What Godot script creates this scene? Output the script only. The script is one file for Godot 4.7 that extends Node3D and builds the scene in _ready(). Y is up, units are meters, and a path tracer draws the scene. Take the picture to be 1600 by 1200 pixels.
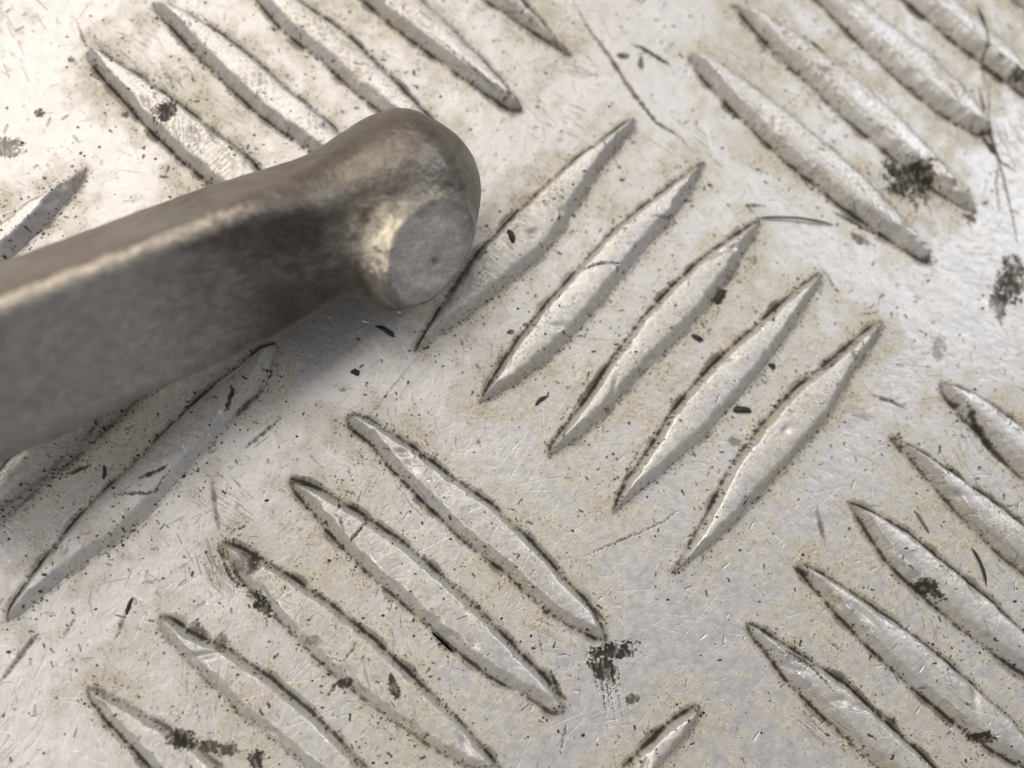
extends Node3D
# A worn steel bar with a knob end lying on a dirty aluminium tread plate. All lengths in the helpers are millimetres.

const MM := 0.001
const N := 2048                     # texture side
const X0 := -57.1                   # corner of the patch of plate that one texture covers
const Z0 := -47.4
const T := 98.875475                # its side: two periods of the rib pattern
const HN := 640                     # side of the coarse height map used to rest loose bits on the plate

var rng := RandomNumberGenerator.new()
var wob := FastNoiseLite.new()
var fine := FastNoiseLite.new()
var grime := PackedFloat32Array()
var relief := PackedFloat32Array()
var bright := PackedFloat32Array()
var film_map := PackedFloat32Array()      # old dirt left between the ribs, coarse
var heights := PackedFloat32Array()
var edges: Array = []               # per rib: [left polyline, right polyline]
var plate: Node3D
var plate_mat: StandardMaterial3D
var rib_meshes: Array = []

func _ready() -> void:
	rng.seed = 77
	wob.seed = 5; wob.noise_type = FastNoiseLite.TYPE_SIMPLEX; wob.frequency = 0.5; wob.fractal_octaves = 3
	fine.seed = 9; fine.noise_type = FastNoiseLite.TYPE_SIMPLEX; fine.frequency = 1.6; fine.fractal_octaves = 3
	set_camera()
	set_light()
	plate = Node3D.new()
	plate.name = "tread_plate"
	add_child(plate)
	tag(plate, "dirty scratched aluminium tread plate with crossed groups of five raised ribs", "tread plate")
	plate.set_meta("kind", "structure")
	plate_mat = StandardMaterial3D.new()
	grime.resize(N * N); relief.resize(N * N); bright.resize(N * N); heights.resize(HN * HN); film_map.resize(256 * 256)
	build_plate()
	build_ribs()
	paint_plate()
	build_bar()
	build_loose_bits()

# ---------------------------------------------------------------- camera and light

func set_camera() -> void:
	var cam := Camera3D.new()
	cam.name = "camera"
	add_child(cam)
	var right := Vector3(0.99466188, 0.07502468, 0.07084514)
	var back := Vector3(-0.08668398, 0.97997792, 0.17924612)
	cam.transform = Transform3D(Basis(right, back.cross(right), back), Vector3(-18.462, 69.8032, 15.9996) * MM)
	var lens := CameraAttributesPhysical.new()
	lens.frustum_focal_length = 27.452
	lens.exposure_aperture = 11.0
	lens.frustum_focus_distance = 0.068
	lens.frustum_near = 0.005
	lens.frustum_far = 20.0
	cam.attributes = lens
	cam.fov = 47.2208
	cam.near = 0.005
	cam.far = 20.0
	cam.current = true

func set_light() -> void:
	var env := Environment.new()
	env.background_mode = Environment.BG_COLOR
	env.background_color = Color(0.465, 0.465, 0.475)
	env.background_energy_multiplier = 1.0
	env.tonemap_mode = Environment.TONE_MAPPER_LINEAR
	env.tonemap_exposure = 1.17
	env.sdfgi_enabled = true
	env.ssao_enabled = true
	env.ssil_enabled = true
	var we := WorldEnvironment.new()
	we.name = "environment"
	we.environment = env
	add_child(we)
	lamp("warm_ceiling_lamp", Vector3(-370, 740, -440), Vector3(-20, 0, -5), Vector2(1.1, 0.9), 0.80, Color(1.0, 0.95, 0.89))
	lamp("ceiling_lamp", Vector3(1050, 1300, -650), Vector3(0, 0, 0), Vector2(0.9, 0.5), 0.72, Color(0.98, 0.99, 1.0))
	lamp("added_fill_light", Vector3(-1100, 1250, 650), Vector3(-20, 0, 10), Vector2(0.9, 0.5), 0.6, Color(1.0, 0.965, 0.945))  # added fill from lower left, brightens the plate and bar; no fixture known

func lamp(called: String, at: Vector3, aim: Vector3, size: Vector2, energy: float, tone: Color) -> void:
	var l := AreaLight3D.new()
	l.name = called
	l.area_size = size
	l.area_normalize_energy = true
	l.light_energy = energy
	l.light_color = tone
	l.shadow_enabled = true
	add_child(l)
	l.look_at_from_position(at * MM, aim * MM, Vector3.UP)

# ---------------------------------------------------------------- helpers

func tag(o: Node, label: String, category: String, group := "") -> void:
	o.set_meta("label", label)
	o.set_meta("category", category)
	if group != "":
		o.set_meta("group", group)

func made(called: String, v: PackedVector3Array, n: PackedVector3Array, uv: PackedVector2Array, c: PackedColorArray, idx: PackedInt32Array) -> ArrayMesh:
	var a := []
	a.resize(Mesh.ARRAY_MAX)
	a[Mesh.ARRAY_VERTEX] = v
	a[Mesh.ARRAY_NORMAL] = n
	if uv.size(): a[Mesh.ARRAY_TEX_UV] = uv
	if c.size(): a[Mesh.ARRAY_COLOR] = c
	a[Mesh.ARRAY_INDEX] = idx
	var m := ArrayMesh.new()
	m.add_surface_from_arrays(Mesh.PRIMITIVE_TRIANGLES, a)
	m.resource_name = called
	return m

func piece(called: String, m: Mesh, mat: Material, parent: Node) -> MeshInstance3D:
	var o := MeshInstance3D.new()
	o.name = called
	o.mesh = m
	o.material_override = mat
	parent.add_child(o, true)
	return o

func plate_uv(x: float, z: float) -> Vector2:
	return Vector2((x - X0) / T, (z - Z0) / T)

func ground(x: float, z: float) -> float:      # gentle waviness of the plate
	return 0.035 * wob.get_noise_2d(x * 0.12, z * 0.12)

func height_at(x: float, z: float) -> float:   # top of plate or rib under a point
	var i := clampi(int((x - X0) / T * HN), 0, HN - 1)
	var j := clampi(int((z - Z0) / T * HN), 0, HN - 1)
	return maxf(heights[j * HN + i], ground(x, z))

# ---------------------------------------------------------------- the plate and its ribs

func build_plate() -> void:
	var v := PackedVector3Array(); var n := PackedVector3Array(); var uv := PackedVector2Array(); var idx := PackedInt32Array()
	var xa := X0 - 46.0; var za := Z0 - 34.0
	var step := 1.1; var w := 174; var h := 152
	for j in h + 1:
		for i in w + 1:
			var x := xa + i * step; var z := za + j * step
			v.append(Vector3(x, ground(x, z), z) * MM)
			n.append(Vector3(ground(x - 0.5, z) - ground(x + 0.5, z), 1.0, ground(x, z - 0.5) - ground(x, z + 0.5)).normalized())
			uv.append(plate_uv(x, z))
	for j in h:
		for i in w:
			var a := j * (w + 1) + i
			idx.append_array([a, a + 1, a + w + 1, a + 1, a + w + 2, a + w + 1])
	# cut sides and underside, 3 mm below
	var ring: Array = []
	for i in w: ring.append(i)
	for j in h: ring.append(j * (w + 1) + w)
	for i in w: ring.append(h * (w + 1) + w - i)
	for j in h: ring.append((h - j) * (w + 1))
	var start := v.size()
	for k in ring.size():
		var p := v[ring[k]]
		for y in [p.y, -3.0 * MM]:
			v.append(Vector3(p.x, y, p.z))
			n.append(Vector3(p.x, 0, p.z).normalized())
			uv.append(uv[ring[k]])
	for k in ring.size():
		var a := start + k * 2; var b := start + ((k + 1) % ring.size()) * 2
		idx.append_array([a, a + 1, b, b, a + 1, b + 1])
	var c := v.size()
	for k in 4:
		var p := v[[0, w, h * (w + 1) + w, h * (w + 1)][k]]
		v.append(Vector3(p.x, -3.0 * MM, p.z)); n.append(Vector3.DOWN); uv.append(Vector2.ZERO)
	idx.append_array([c, c + 2, c + 1, c, c + 3, c + 2])
	piece("sheet", made("sheet", v, n, uv, PackedColorArray(), idx), plate_mat, plate)

func sample(a: PackedFloat32Array, t: float) -> float:
	var ts := [0.0, 0.03, 0.1, 0.2, 0.35, 0.5, 0.65, 0.8, 0.9, 0.97, 1.0]
	for k in 10:
		if t <= ts[k + 1]:
			var f: float = (t - ts[k]) / (ts[k + 1] - ts[k])
			var p: float = 0.0 if k == 0 else a[k - 1]
			var q: float = 0.0 if k == 9 else a[k]
			return lerpf(p, q, f)
	return 0.0

func add_plain_bar(ax: float, az: float, bx: float, bz: float) -> void:
	var l := PackedFloat32Array([0.3, 0.8, 1.3, 1.8, 1.95, 1.8, 1.3, 0.8, 0.3])
	var r := l.duplicate()
	for k in 9:
		l[k] *= rng.randf_range(0.85, 1.1); r[k] *= rng.randf_range(1.0, 1.25)
	add_bar(ax, az, bx, bz, l, r)

func add_bar(ax: float, az: float, bx: float, bz: float, l: PackedFloat32Array, r: PackedFloat32Array) -> void:
	var a := Vector2(ax, az); var b := Vector2(bx, bz)
	var d := (b - a).normalized()
	var nrm := Vector2(d.y, -d.x)
	var rows := 190; var cols := 24
	var tall := rng.randf_range(1.0, 1.25)
	if (a.x + b.x) * 0.5 < -24.0 and (a.y + b.y) * 0.5 > 7.5:
		tall *= 0.62          # the most worn corner of the plate
	var ramp := rng.randf_range(0.7, 0.9)
	var dents: Array = []
	for k in rng.randi_range(2, 6):
		dents.append([rng.randf_range(0.05, 0.95), rng.randf_range(0.0, 1.0), rng.randf_range(0.3, 0.9), rng.randf_range(0.1, 0.4), rng.randf_range(-0.8, 0.8)])
	var v := PackedVector3Array(); var uv := PackedVector2Array(); var idx := PackedInt32Array()
	var le: Array = []; var re: Array = []; var lc: Array = []; var rc: Array = []
	var long := a.distance_to(b)
	for i in rows + 1:
		var t := i / float(rows)
		t = lerpf(t, 0.5 - 0.5 * cos(PI * t), 0.35)
		var s := a.lerp(b, t)
		var ol := sample(l, t); var orr := sample(r, t)
		var taper := minf(1.0, minf(t, 1.0 - t) * 20.0)
		ol = maxf(0.02, 0.90 * ol + taper * (0.05 * wob.get_noise_2d(s.x * 0.9, s.y * 0.9) + 0.02 * fine.get_noise_2d(s.x * 0.8, s.y * 0.8)))
		orr = maxf(0.02, 0.92 * orr + taper * (0.05 * wob.get_noise_2d(s.x * 0.9 + 90.0, s.y * 0.9) + 0.02 * fine.get_noise_2d(s.x * 0.8 + 70.0, s.y * 0.8)))
		var wide := ol + orr
		le.append(s + nrm * ol); re.append(s - nrm * orr)
		# each flank breaks over into the worn top at its own uneven distance from the edge
		var fl := ramp * (0.52 + 0.14 * wob.get_noise_2d(s.x * 0.9 + 30.0, s.y * 0.9) + 0.05 * fine.get_noise_2d(s.x * 0.7, s.y * 0.7 + 50.0))
		var fr := ramp * (1.12 + 0.18 * wob.get_noise_2d(s.x * 0.9 - 40.0, s.y * 0.9) + 0.05 * fine.get_noise_2d(s.x * 0.7, s.y * 0.7 - 50.0))
		lc.append(s + nrm * (ol - minf(fl, wide * 0.45))); rc.append(s - nrm * (orr - minf(fr, wide * 0.45)))
		for j in cols + 1:
			var w := 0.5 - 0.5 * cos(PI * j / cols)
			w = lerpf(w, j / float(cols), 0.35)
			var p := s + nrm * (ol - wide * w)
			var xl := clampf(w * wide / fl, 0.0, 1.0)
			var xr := clampf((1.0 - w) * wide / fr, 0.0, 1.0)
			xl = lerpf(xl, 1.0 - (1.0 - xl) * (1.0 - xl), 0.45)
			xr = lerpf(xr, 1.0 - (1.0 - xr) * (1.0 - xr), 0.25)
			var hh := tall * minf(xl, xr) * (1.0 - 0.2 * pow(absf(2.0 * w - 1.0), 2.0))
			var rough := 0.010 * fine.get_noise_2d(p.x * 0.9, p.y * 0.9) + 0.035 * wob.get_noise_2d(p.x * 0.4 + 11.0, p.y * 0.4)
			hh += rough * minf(xl, xr)
			for q in dents:
				var along: float = (t - q[0]) * long
				var across: float = (w - q[1]) * wide
				var g: float = along * cos(q[4]) + across * sin(q[4]); var e: float = across * cos(q[4]) - along * sin(q[4])
				hh -= q[3] * exp(-(g * g) / (q[2] * q[2]) - (e * e) / 0.06) * minf(xl, xr)
			if j == 0 or j == cols or i == 0 or i == rows:
				hh = -0.06
			hh += ground(p.x, p.y)
			v.append(Vector3(p.x, hh, p.y) * MM)
			uv.append(plate_uv(p.x, p.y))
			var hi := int((p.x - X0) / T * HN); var hj := int((p.y - Z0) / T * HN)
			if hi >= 0 and hj >= 0 and hi < HN and hj < HN:
				heights[hj * HN + hi] = maxf(heights[hj * HN + hi], hh)
	var n := PackedVector3Array(); n.resize(v.size())
	var c1 := cols + 1
	for i in rows + 1:
		for j in c1:
			var du := v[mini(i + 1, rows) * c1 + j] - v[maxi(i - 1, 0) * c1 + j]
			var dv := v[i * c1 + mini(j + 1, cols)] - v[i * c1 + maxi(j - 1, 0)]
			var m := du.cross(dv)
			if m.y < 0.0: m = -m
			n[i * c1 + j] = m.normalized() if m.length() > 1e-16 else Vector3.UP
	var flip := (v[c1 + 12] - v[12]).cross(v[13] - v[12]).y > 0.0
	for i in rows:
		for j in cols:
			var k := i * c1 + j
			if flip: idx.append_array([k, k + 1, k + c1, k + 1, k + c1 + 1, k + c1])
			else: idx.append_array([k, k + c1, k + 1, k + 1, k + c1, k + c1 + 1])
	edges.append([le, re, lc, rc])
	var m := made("raised_rib", v, n, uv, PackedColorArray(), idx)
	piece("raised_rib", m, plate_mat, plate)
	rib_meshes.append([m, (a + b) * 0.5])

func build_ribs() -> void:
	add_bar(-19.99, 0.15, 0.08, -19.54, PackedFloat32Array([0.22, 0.74, 1.37, 2.08, 1.99, 1.84, 1.35, 0.77, 0.37]), PackedFloat32Array([0.22, 0.74, 1.50, 2.18, 2.61, 1.81, 0.96, 0.75, 0.61]))
	add_bar(-15.09, 4.75, 5.87, -15.29, PackedFloat32Array([0.28, 0.82, 1.39, 1.80, 1.87, 1.93, 1.29, 0.76, 0.39]), PackedFloat32Array([0.43, 1.16, 1.80, 2.10, 1.86, 1.53, 1.41, 0.98, 0.37]))
	add_bar(-9.78, 9.33, 10.10, -9.79, PackedFloat32Array([0.55, 0.75, 0.93, 1.67, 2.09, 2.04, 1.62, 0.88, 0.36]), PackedFloat32Array([0.36, 0.98, 1.28, 1.33, 1.70, 1.75, 1.33, 0.75, 0.43]))
	add_bar(-5.04, 14.28, 14.89, -4.86, PackedFloat32Array([0.44, 1.05, 1.33, 2.05, 2.16, 1.76, 1.16, 0.81, 0.40]), PackedFloat32Array([0.16, 0.53, 1.01, 1.62, 1.76, 1.69, 1.29, 0.91, 0.52]))
	add_bar(-0.77, 19.18, 19.74, -0.37, PackedFloat32Array([0.15, 0.50, 1.08, 2.16, 2.42, 2.28, 1.41, 0.95, 0.57]), PackedFloat32Array([0.27, 0.91, 1.23, 1.52, 1.70, 1.75, 0.98, 0.68, 0.32]))
	add_bar(-61.94, 4.85, -45.83, -16.72, PackedFloat32Array([0.28, 0.93, 1.87, 2.76, 3.37, 3.04, 1.99, 0.92, 0.11]), PackedFloat32Array([0.07, 0.22, 0.44, 0.18, 0.06, 0.06, 0.56, 0.58, 0.40]))
	add_bar(-57.32, 9.99, -40.78, -10.56, PackedFloat32Array([0.10, 0.45, 0.90, 1.55, 1.80, 1.55, 0.90, 0.45, 0.10]), PackedFloat32Array([0.10, 0.45, 0.90, 1.55, 1.80, 1.55, 0.90, 0.45, 0.10]))
	add_bar(-55.78, 13.89, -37.27, -5.43, PackedFloat32Array([0.10, 0.45, 0.90, 1.55, 1.80, 1.55, 0.90, 0.45, 0.10]), PackedFloat32Array([0.10, 0.45, 0.90, 1.55, 1.80, 1.55, 0.90, 0.45, 0.10]))
	add_bar(-55.93, 15.52, -37.04, -2.76, PackedFloat32Array([0.37, 1.22, 2.31, 3.17, 3.22, 3.11, 2.16, 1.20, 0.36]), PackedFloat32Array([0.06, 0.06, 0.06, 0.28, 0.60, 0.76, 0.71, 0.70, 0.26]))
	add_bar(-51.00, 18.99, -30.95, -1.07, PackedFloat32Array([0.61, 1.08, 1.54, 1.91, 1.75, 1.71, 1.46, 1.05, 0.76]), PackedFloat32Array([0.46, 0.68, 1.08, 2.08, 2.23, 2.00, 1.75, 1.49, 0.57]))
	add_bar(-18.00, 44.31, 0.35, 29.08, PackedFloat32Array([0.07, 0.24, 0.48, 0.85, 1.17, 1.07, 0.95, 0.72, 0.31]), PackedFloat32Array([0.11, 0.35, 0.71, 1.24, 1.77, 1.49, 1.20, 1.10, 0.68]))
	add_bar(-25.65, 5.01, -6.39, 23.92, PackedFloat32Array([0.82, 1.26, 1.66, 1.94, 2.42, 2.21, 1.62, 1.38, 0.48]), PackedFloat32Array([0.57, 0.37, 0.86, 1.19, 1.45, 1.14, 1.35, 0.91, 0.31]))
	add_bar(-30.16, 9.74, -10.11, 28.95, PackedFloat32Array([0.37, 1.06, 1.54, 2.08, 2.08, 1.96, 1.42, 1.19, 0.66]), PackedFloat32Array([0.47, 0.80, 1.33, 1.69, 1.67, 1.76, 1.46, 0.76, 0.53]))
	add_bar(-35.48, 14.19, -14.88, 32.93, PackedFloat32Array([0.39, 0.87, 1.35, 1.69, 1.70, 1.35, 1.10, 0.55, 0.16]), PackedFloat32Array([0.58, 1.24, 1.56, 2.16, 2.41, 2.21, 1.83, 1.36, 0.41]))
	add_bar(-40.09, 19.36, -19.93, 37.69, PackedFloat32Array([0.43, 0.60, 1.43, 1.79, 1.82, 1.38, 0.83, 0.44, 0.13]), PackedFloat32Array([0.83, 1.16, 1.33, 1.73, 1.57, 1.54, 1.20, 0.60, 0.18]))
	add_bar(-45.21, 24.01, -25.45, 41.87, PackedFloat32Array([0.29, 0.85, 1.29, 1.80, 1.75, 1.45, 0.90, 0.45, 0.14]), PackedFloat32Array([0.52, 0.92, 1.21, 1.71, 2.08, 1.94, 1.59, 0.79, 0.24]))
	add_bar(5.44, -25.37, 24.66, -5.38, PackedFloat32Array([0.71, 1.35, 1.74, 2.04, 2.16, 2.06, 1.55, 1.12, 0.70]), PackedFloat32Array([0.42, 0.87, 1.23, 1.59, 1.75, 1.62, 1.18, 0.77, 0.46]))
	add_bar(9.99, -30.29, 29.66, -9.61, PackedFloat32Array([0.37, 1.18, 1.82, 2.40, 2.48, 2.19, 1.52, 0.89, 0.28]), PackedFloat32Array([0.08, 0.43, 0.93, 1.11, 1.39, 1.28, 1.22, 0.81, 0.32]))
	add_bar(13.57, -36.59, 32.30, -17.14, PackedFloat32Array([0.14, 0.48, 0.96, 1.68, 1.82, 2.02, 1.70, 1.06, 0.41]), PackedFloat32Array([0.14, 0.46, 0.79, 1.31, 1.82, 2.01, 2.02, 1.60, 1.11]))
	add_bar(18.63, -41.54, 37.86, -19.45, PackedFloat32Array([0.13, 0.44, 0.89, 1.53, 2.03, 2.13, 1.94, 1.12, 0.33]), PackedFloat32Array([0.19, 0.63, 1.27, 1.62, 1.62, 1.37, 0.99, 0.64, 0.23]))
	add_bar(23.70, -47.36, 43.10, -24.59, PackedFloat32Array([0.10, 0.45, 0.90, 1.55, 1.80, 1.55, 0.90, 0.45, 0.10]), PackedFloat32Array([0.10, 0.45, 0.90, 1.55, 1.80, 1.55, 0.90, 0.45, 0.10]))
	add_bar(4.80, 23.39, 22.50, 41.49, PackedFloat32Array([0.31, 0.66, 1.14, 1.75, 1.61, 1.55, 1.21, 0.60, 0.18]), PackedFloat32Array([0.41, 0.78, 1.31, 1.58, 1.72, 1.55, 0.88, 0.44, 0.13]))
	add_bar(9.37, 19.18, 27.56, 36.85, PackedFloat32Array([0.55, 0.95, 1.31, 1.75, 1.98, 1.88, 1.78, 1.14, 0.34]), PackedFloat32Array([0.24, 0.58, 1.04, 1.49, 1.65, 1.68, 1.42, 0.90, 0.27]))
	add_bar(14.29, 14.57, 32.67, 32.76, PackedFloat32Array([0.33, 0.97, 1.43, 1.50, 1.56, 1.33, 0.83, 0.42, 0.12]), PackedFloat32Array([0.19, 0.83, 1.77, 2.04, 2.07, 1.86, 1.29, 0.65, 0.19]))
	add_bar(18.62, 9.43, 37.29, 27.71, PackedFloat32Array([0.20, 0.67, 1.06, 1.42, 1.56, 1.47, 0.97, 0.48, 0.15]), PackedFloat32Array([0.10, 0.37, 0.84, 1.63, 1.89, 1.78, 1.43, 0.71, 0.21]))
	add_bar(23.72, 5.23, 42.14, 23.52, PackedFloat32Array([0.47, 1.32, 1.68, 1.83, 1.92, 1.45, 0.83, 0.41, 0.12]), PackedFloat32Array([0.58, 1.06, 1.32, 1.91, 2.10, 2.12, 1.25, 0.63, 0.19]))
	add_bar(-46.09, -26.93, -29.08, -8.94, PackedFloat32Array([1.04, 1.45, 1.93, 2.46, 2.77, 3.16, 2.49, 1.35, 0.41]), PackedFloat32Array([0.26, 0.47, 0.74, 1.09, 1.16, 0.97, 0.95, 0.52, 0.15]))
	add_bar(-40.68, -31.34, -20.59, -11.92, PackedFloat32Array([0.70, 1.58, 1.99, 2.28, 2.07, 2.16, 1.77, 1.12, 0.33]), PackedFloat32Array([0.28, 0.45, 0.86, 1.27, 1.47, 1.08, 0.87, 0.58, 0.17]))
	add_bar(-35.72, -37.27, -15.50, -16.88, PackedFloat32Array([0.12, 0.41, 0.78, 1.31, 1.82, 1.52, 1.06, 0.69, 0.21]), PackedFloat32Array([0.23, 0.78, 1.20, 1.96, 1.78, 1.89, 1.61, 1.03, 0.31]))
	add_bar(-30.43, -41.97, -9.70, -20.57, PackedFloat32Array([0.12, 0.39, 0.79, 1.31, 1.64, 1.69, 1.24, 0.84, 0.34]), PackedFloat32Array([0.21, 0.71, 1.42, 1.89, 2.12, 1.80, 1.37, 0.99, 0.70]))
	add_bar(-26.06, -47.49, -5.05, -25.58, PackedFloat32Array([0.10, 0.45, 0.90, 1.55, 1.80, 1.55, 0.90, 0.45, 0.10]), PackedFloat32Array([0.10, 0.45, 0.90, 1.55, 1.80, 1.55, 0.90, 0.45, 0.10]))
	add_plain_bar(-64.05, 54.63, -44.25, 34.83)
	add_plain_bar(-59.34, 59.34, -39.54, 39.54)
	add_plain_bar(-14.61, 54.63, 5.19, 34.83)
	add_plain_bar(-9.90, 59.34, 9.90, 39.54)
	add_plain_bar(-54.63, -34.83, -34.83, -54.63)
	add_plain_bar(30.12, 49.91, 49.91, 30.12)
	add_plain_bar(-5.19, -34.83, 14.61, -54.63)
	# the pattern goes on beyond the frame for a little way
	for r in rib_meshes:
		for i in [-1, 0, 1]:
			for j in [-1, 0, 1]:
				var c: Vector2 = r[1] + Vector2(i, j) * T
				if (i != 0 or j != 0) and c.x > X0 - 30.0 and c.x < X0 + 128.0 and c.y > Z0 - 18.0 and c.y < Z0 + 116.0:
					var o := piece("raised_rib", r[0], plate_mat, plate)
					o.position = Vector3(i, 0, j) * T * MM

# ---------------------------------------------------------------- dirt, scratches and wear of the plate, as textures

func stamp(x: float, z: float, r: float, s: float, dig := 0.0, shine := 0.0) -> void:
	# a soft spot of grime (s), of relief (dig) and of bare bright metal (shine); x, z and r in texels
	var ir := int(ceil(r + 0.5))
	var cx := int(floor(x)); var cz := int(floor(z))
	var inv := 1.0 / (r + 0.5)
	for j in range(cz - ir, cz + ir + 1):
		var row := (j & 2047) << 11
		var dz := (j - z) * inv
		for i in range(cx - ir, cx + ir + 1):
			var dx := (i - x) * inv
			var q := 1.0 - dx * dx - dz * dz
			if q > 0.0:
				q = minf(1.0, q * 1.6)
				var k := row | (i & 2047)
				if s > 0.0: grime[k] += (1.0 - grime[k]) * s * q
				if dig != 0.0: relief[k] = minf(relief[k], -dig * q) if dig > 0.0 else maxf(relief[k], -dig * q)
				if shine > 0.0: bright[k] = maxf(bright[k], shine * q)

const S := N / T

func line(p: Vector2, q: Vector2, r0: float, r1: float, s: float, dig: float, shine: float) -> void:
	var steps := maxi(1, int(p.distance_to(q) * S * 0.8))
	for k in steps + 1:
		var f := k / float(steps)
		var e := minf(1.0, 6.0 * minf(f, 1.0 - f) + 0.25)
		var o := p.lerp(q, f)
		stamp((o.x - X0) * S, (o.y - Z0) * S, lerpf(r0, r1, f) * S * e, s, dig, shine)

func mark(pts: PackedFloat32Array, wide: float, dark: float) -> void:
	var total := pts.size() / 2
	var all: Array = []
	for k in total - 1:
		var p := Vector2(pts[k * 2], pts[k * 2 + 1]); var q := Vector2(pts[k * 2 + 2], pts[k * 2 + 3])
		var steps := maxi(2, int(p.distance_to(q) * S * 0.7))
		for i in steps:
			all.append(p.lerp(q, i / float(steps)))
	for i in all.size():
		var f := i / float(all.size())
		var o: Vector2 = all[i]
		var e := pow(sin(PI * clampf(f, 0.02, 0.98)), 0.6)
		var w := wide * 0.5 * e * (0.9 + 0.7 * fine.get_noise_2d(o.x * 2.0, o.y * 2.0))
		o += Vector2(fine.get_noise_2d(o.x * 2.2, o.y * 2.2 + 200.0), fine.get_noise_2d(o.x * 2.2 + 200.0, o.y * 2.2)) * 0.12
		var s := dark * clampf(0.75 + 0.7 * fine.get_noise_2d(o.x * 1.5 + 33.0, o.y * 1.5), 0.15, 1.0)
		stamp((o.x - X0) * S, (o.y - Z0) * S, maxf(0.03, w) * S, s * 0.6, 0.06 * dark)

func smudge(x: float, z: float, rx: float, rz: float, turn: float, s: float) -> void:
	# a ragged smear of black dirt
	var reach := maxf(rx, rz) * 1.7
	var ca := cos(deg_to_rad(turn)); var sa := sin(deg_to_rad(turn))
	for j in range(int((z - reach - Z0) * S), int((z + reach - Z0) * S)):
		for i in range(int((x - reach - X0) * S), int((x + reach - X0) * S)):
			var px := i / S + X0; var pz := j / S + Z0
			var dx := ((px - x) * ca + (pz - z) * sa) / rx; var dz := ((pz - z) * ca - (px - x) * sa) / rz
			var v := 1.25 - dx * dx - dz * dz + 1.1 * wob.get_noise_2d(px * 1.3, pz * 1.3) + 0.9 * fine.get_noise_2d(px * 1.6, pz * 1.6)
			if v > 0.0:
				var k := ((j & 2047) << 11) | (i & 2047)
				grime[k] += (1.0 - grime[k]) * s * clampf(v * 2.4, 0.0, 1.0) * clampf(0.95 + 0.9 * fine.get_noise_2d(px * 1.1, pz * 0.5), 0.6, 1.0)

func edge_grime(e: Array, out_side: Vector2, heavy: float) -> void:
	# grime packed into the corner where a rib meets the sheet
	var shift := rng.randf() * 100.0
	for i in e.size() - 1:
		var p: Vector2 = e[i]; var q: Vector2 = e[i + 1]
		var steps := maxi(1, int(p.distance_to(q) * S))
		for k in steps:
			var o := p.lerp(q, k / float(steps))
			var a := 0.5 + 0.5 * wob.get_noise_2d(o.x * 0.55 + shift, o.y * 0.55)
			var b := 0.5 + 0.5 * fine.get_noise_2d(o.x * 1.2 + shift, o.y * 1.2)
			var tip := minf(i, e.size() - 2.0 - i) / e.size()
			var s := heavy * clampf(0.20 + 2.2 * a * a * a + 1.4 * (b - 0.42), 0.0, 1.0) * clampf(0.35 + tip * 9.0, 0.0, 1.0)
			var w := 0.02 + 0.12 * a + 0.08 * b
			var c := o + out_side * (0.05 + 0.05 * b)
			if k % 2 == 0:
				var e2 := o + out_side * (0.12 + 0.22 * a)
				stamp((e2.x - X0) * S, (e2.y - Z0) * S, (0.10 + 0.42 * a * a) * S, 0.14 * heavy * s)
			stamp((c.x - X0) * S, (c.y - Z0) * S, w * S, s * 0.5)
			if k % 3 == 0:
				c = o + out_side * 0.12
				stamp((c.x - X0) * S, (c.y - Z0) * S, (0.2 + 0.35 * a) * S, 0.03 * heavy)
			if rng.randf() < 0.27:
				c = o + out_side * (rng.randf() * rng.randf() * 1.3 - 0.15) + Vector2(rng.randf_range(-0.1, 0.1), rng.randf_range(-0.1, 0.1))
				stamp((c.x - X0) * S, (c.y - Z0) * S, rng.randf_range(0.02, 0.09) * S, rng.randf_range(0.3, 0.95))

func random_spot() -> Vector2:
	return Vector2(X0 + rng.randf() * T, Z0 + rng.randf() * T)

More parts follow.
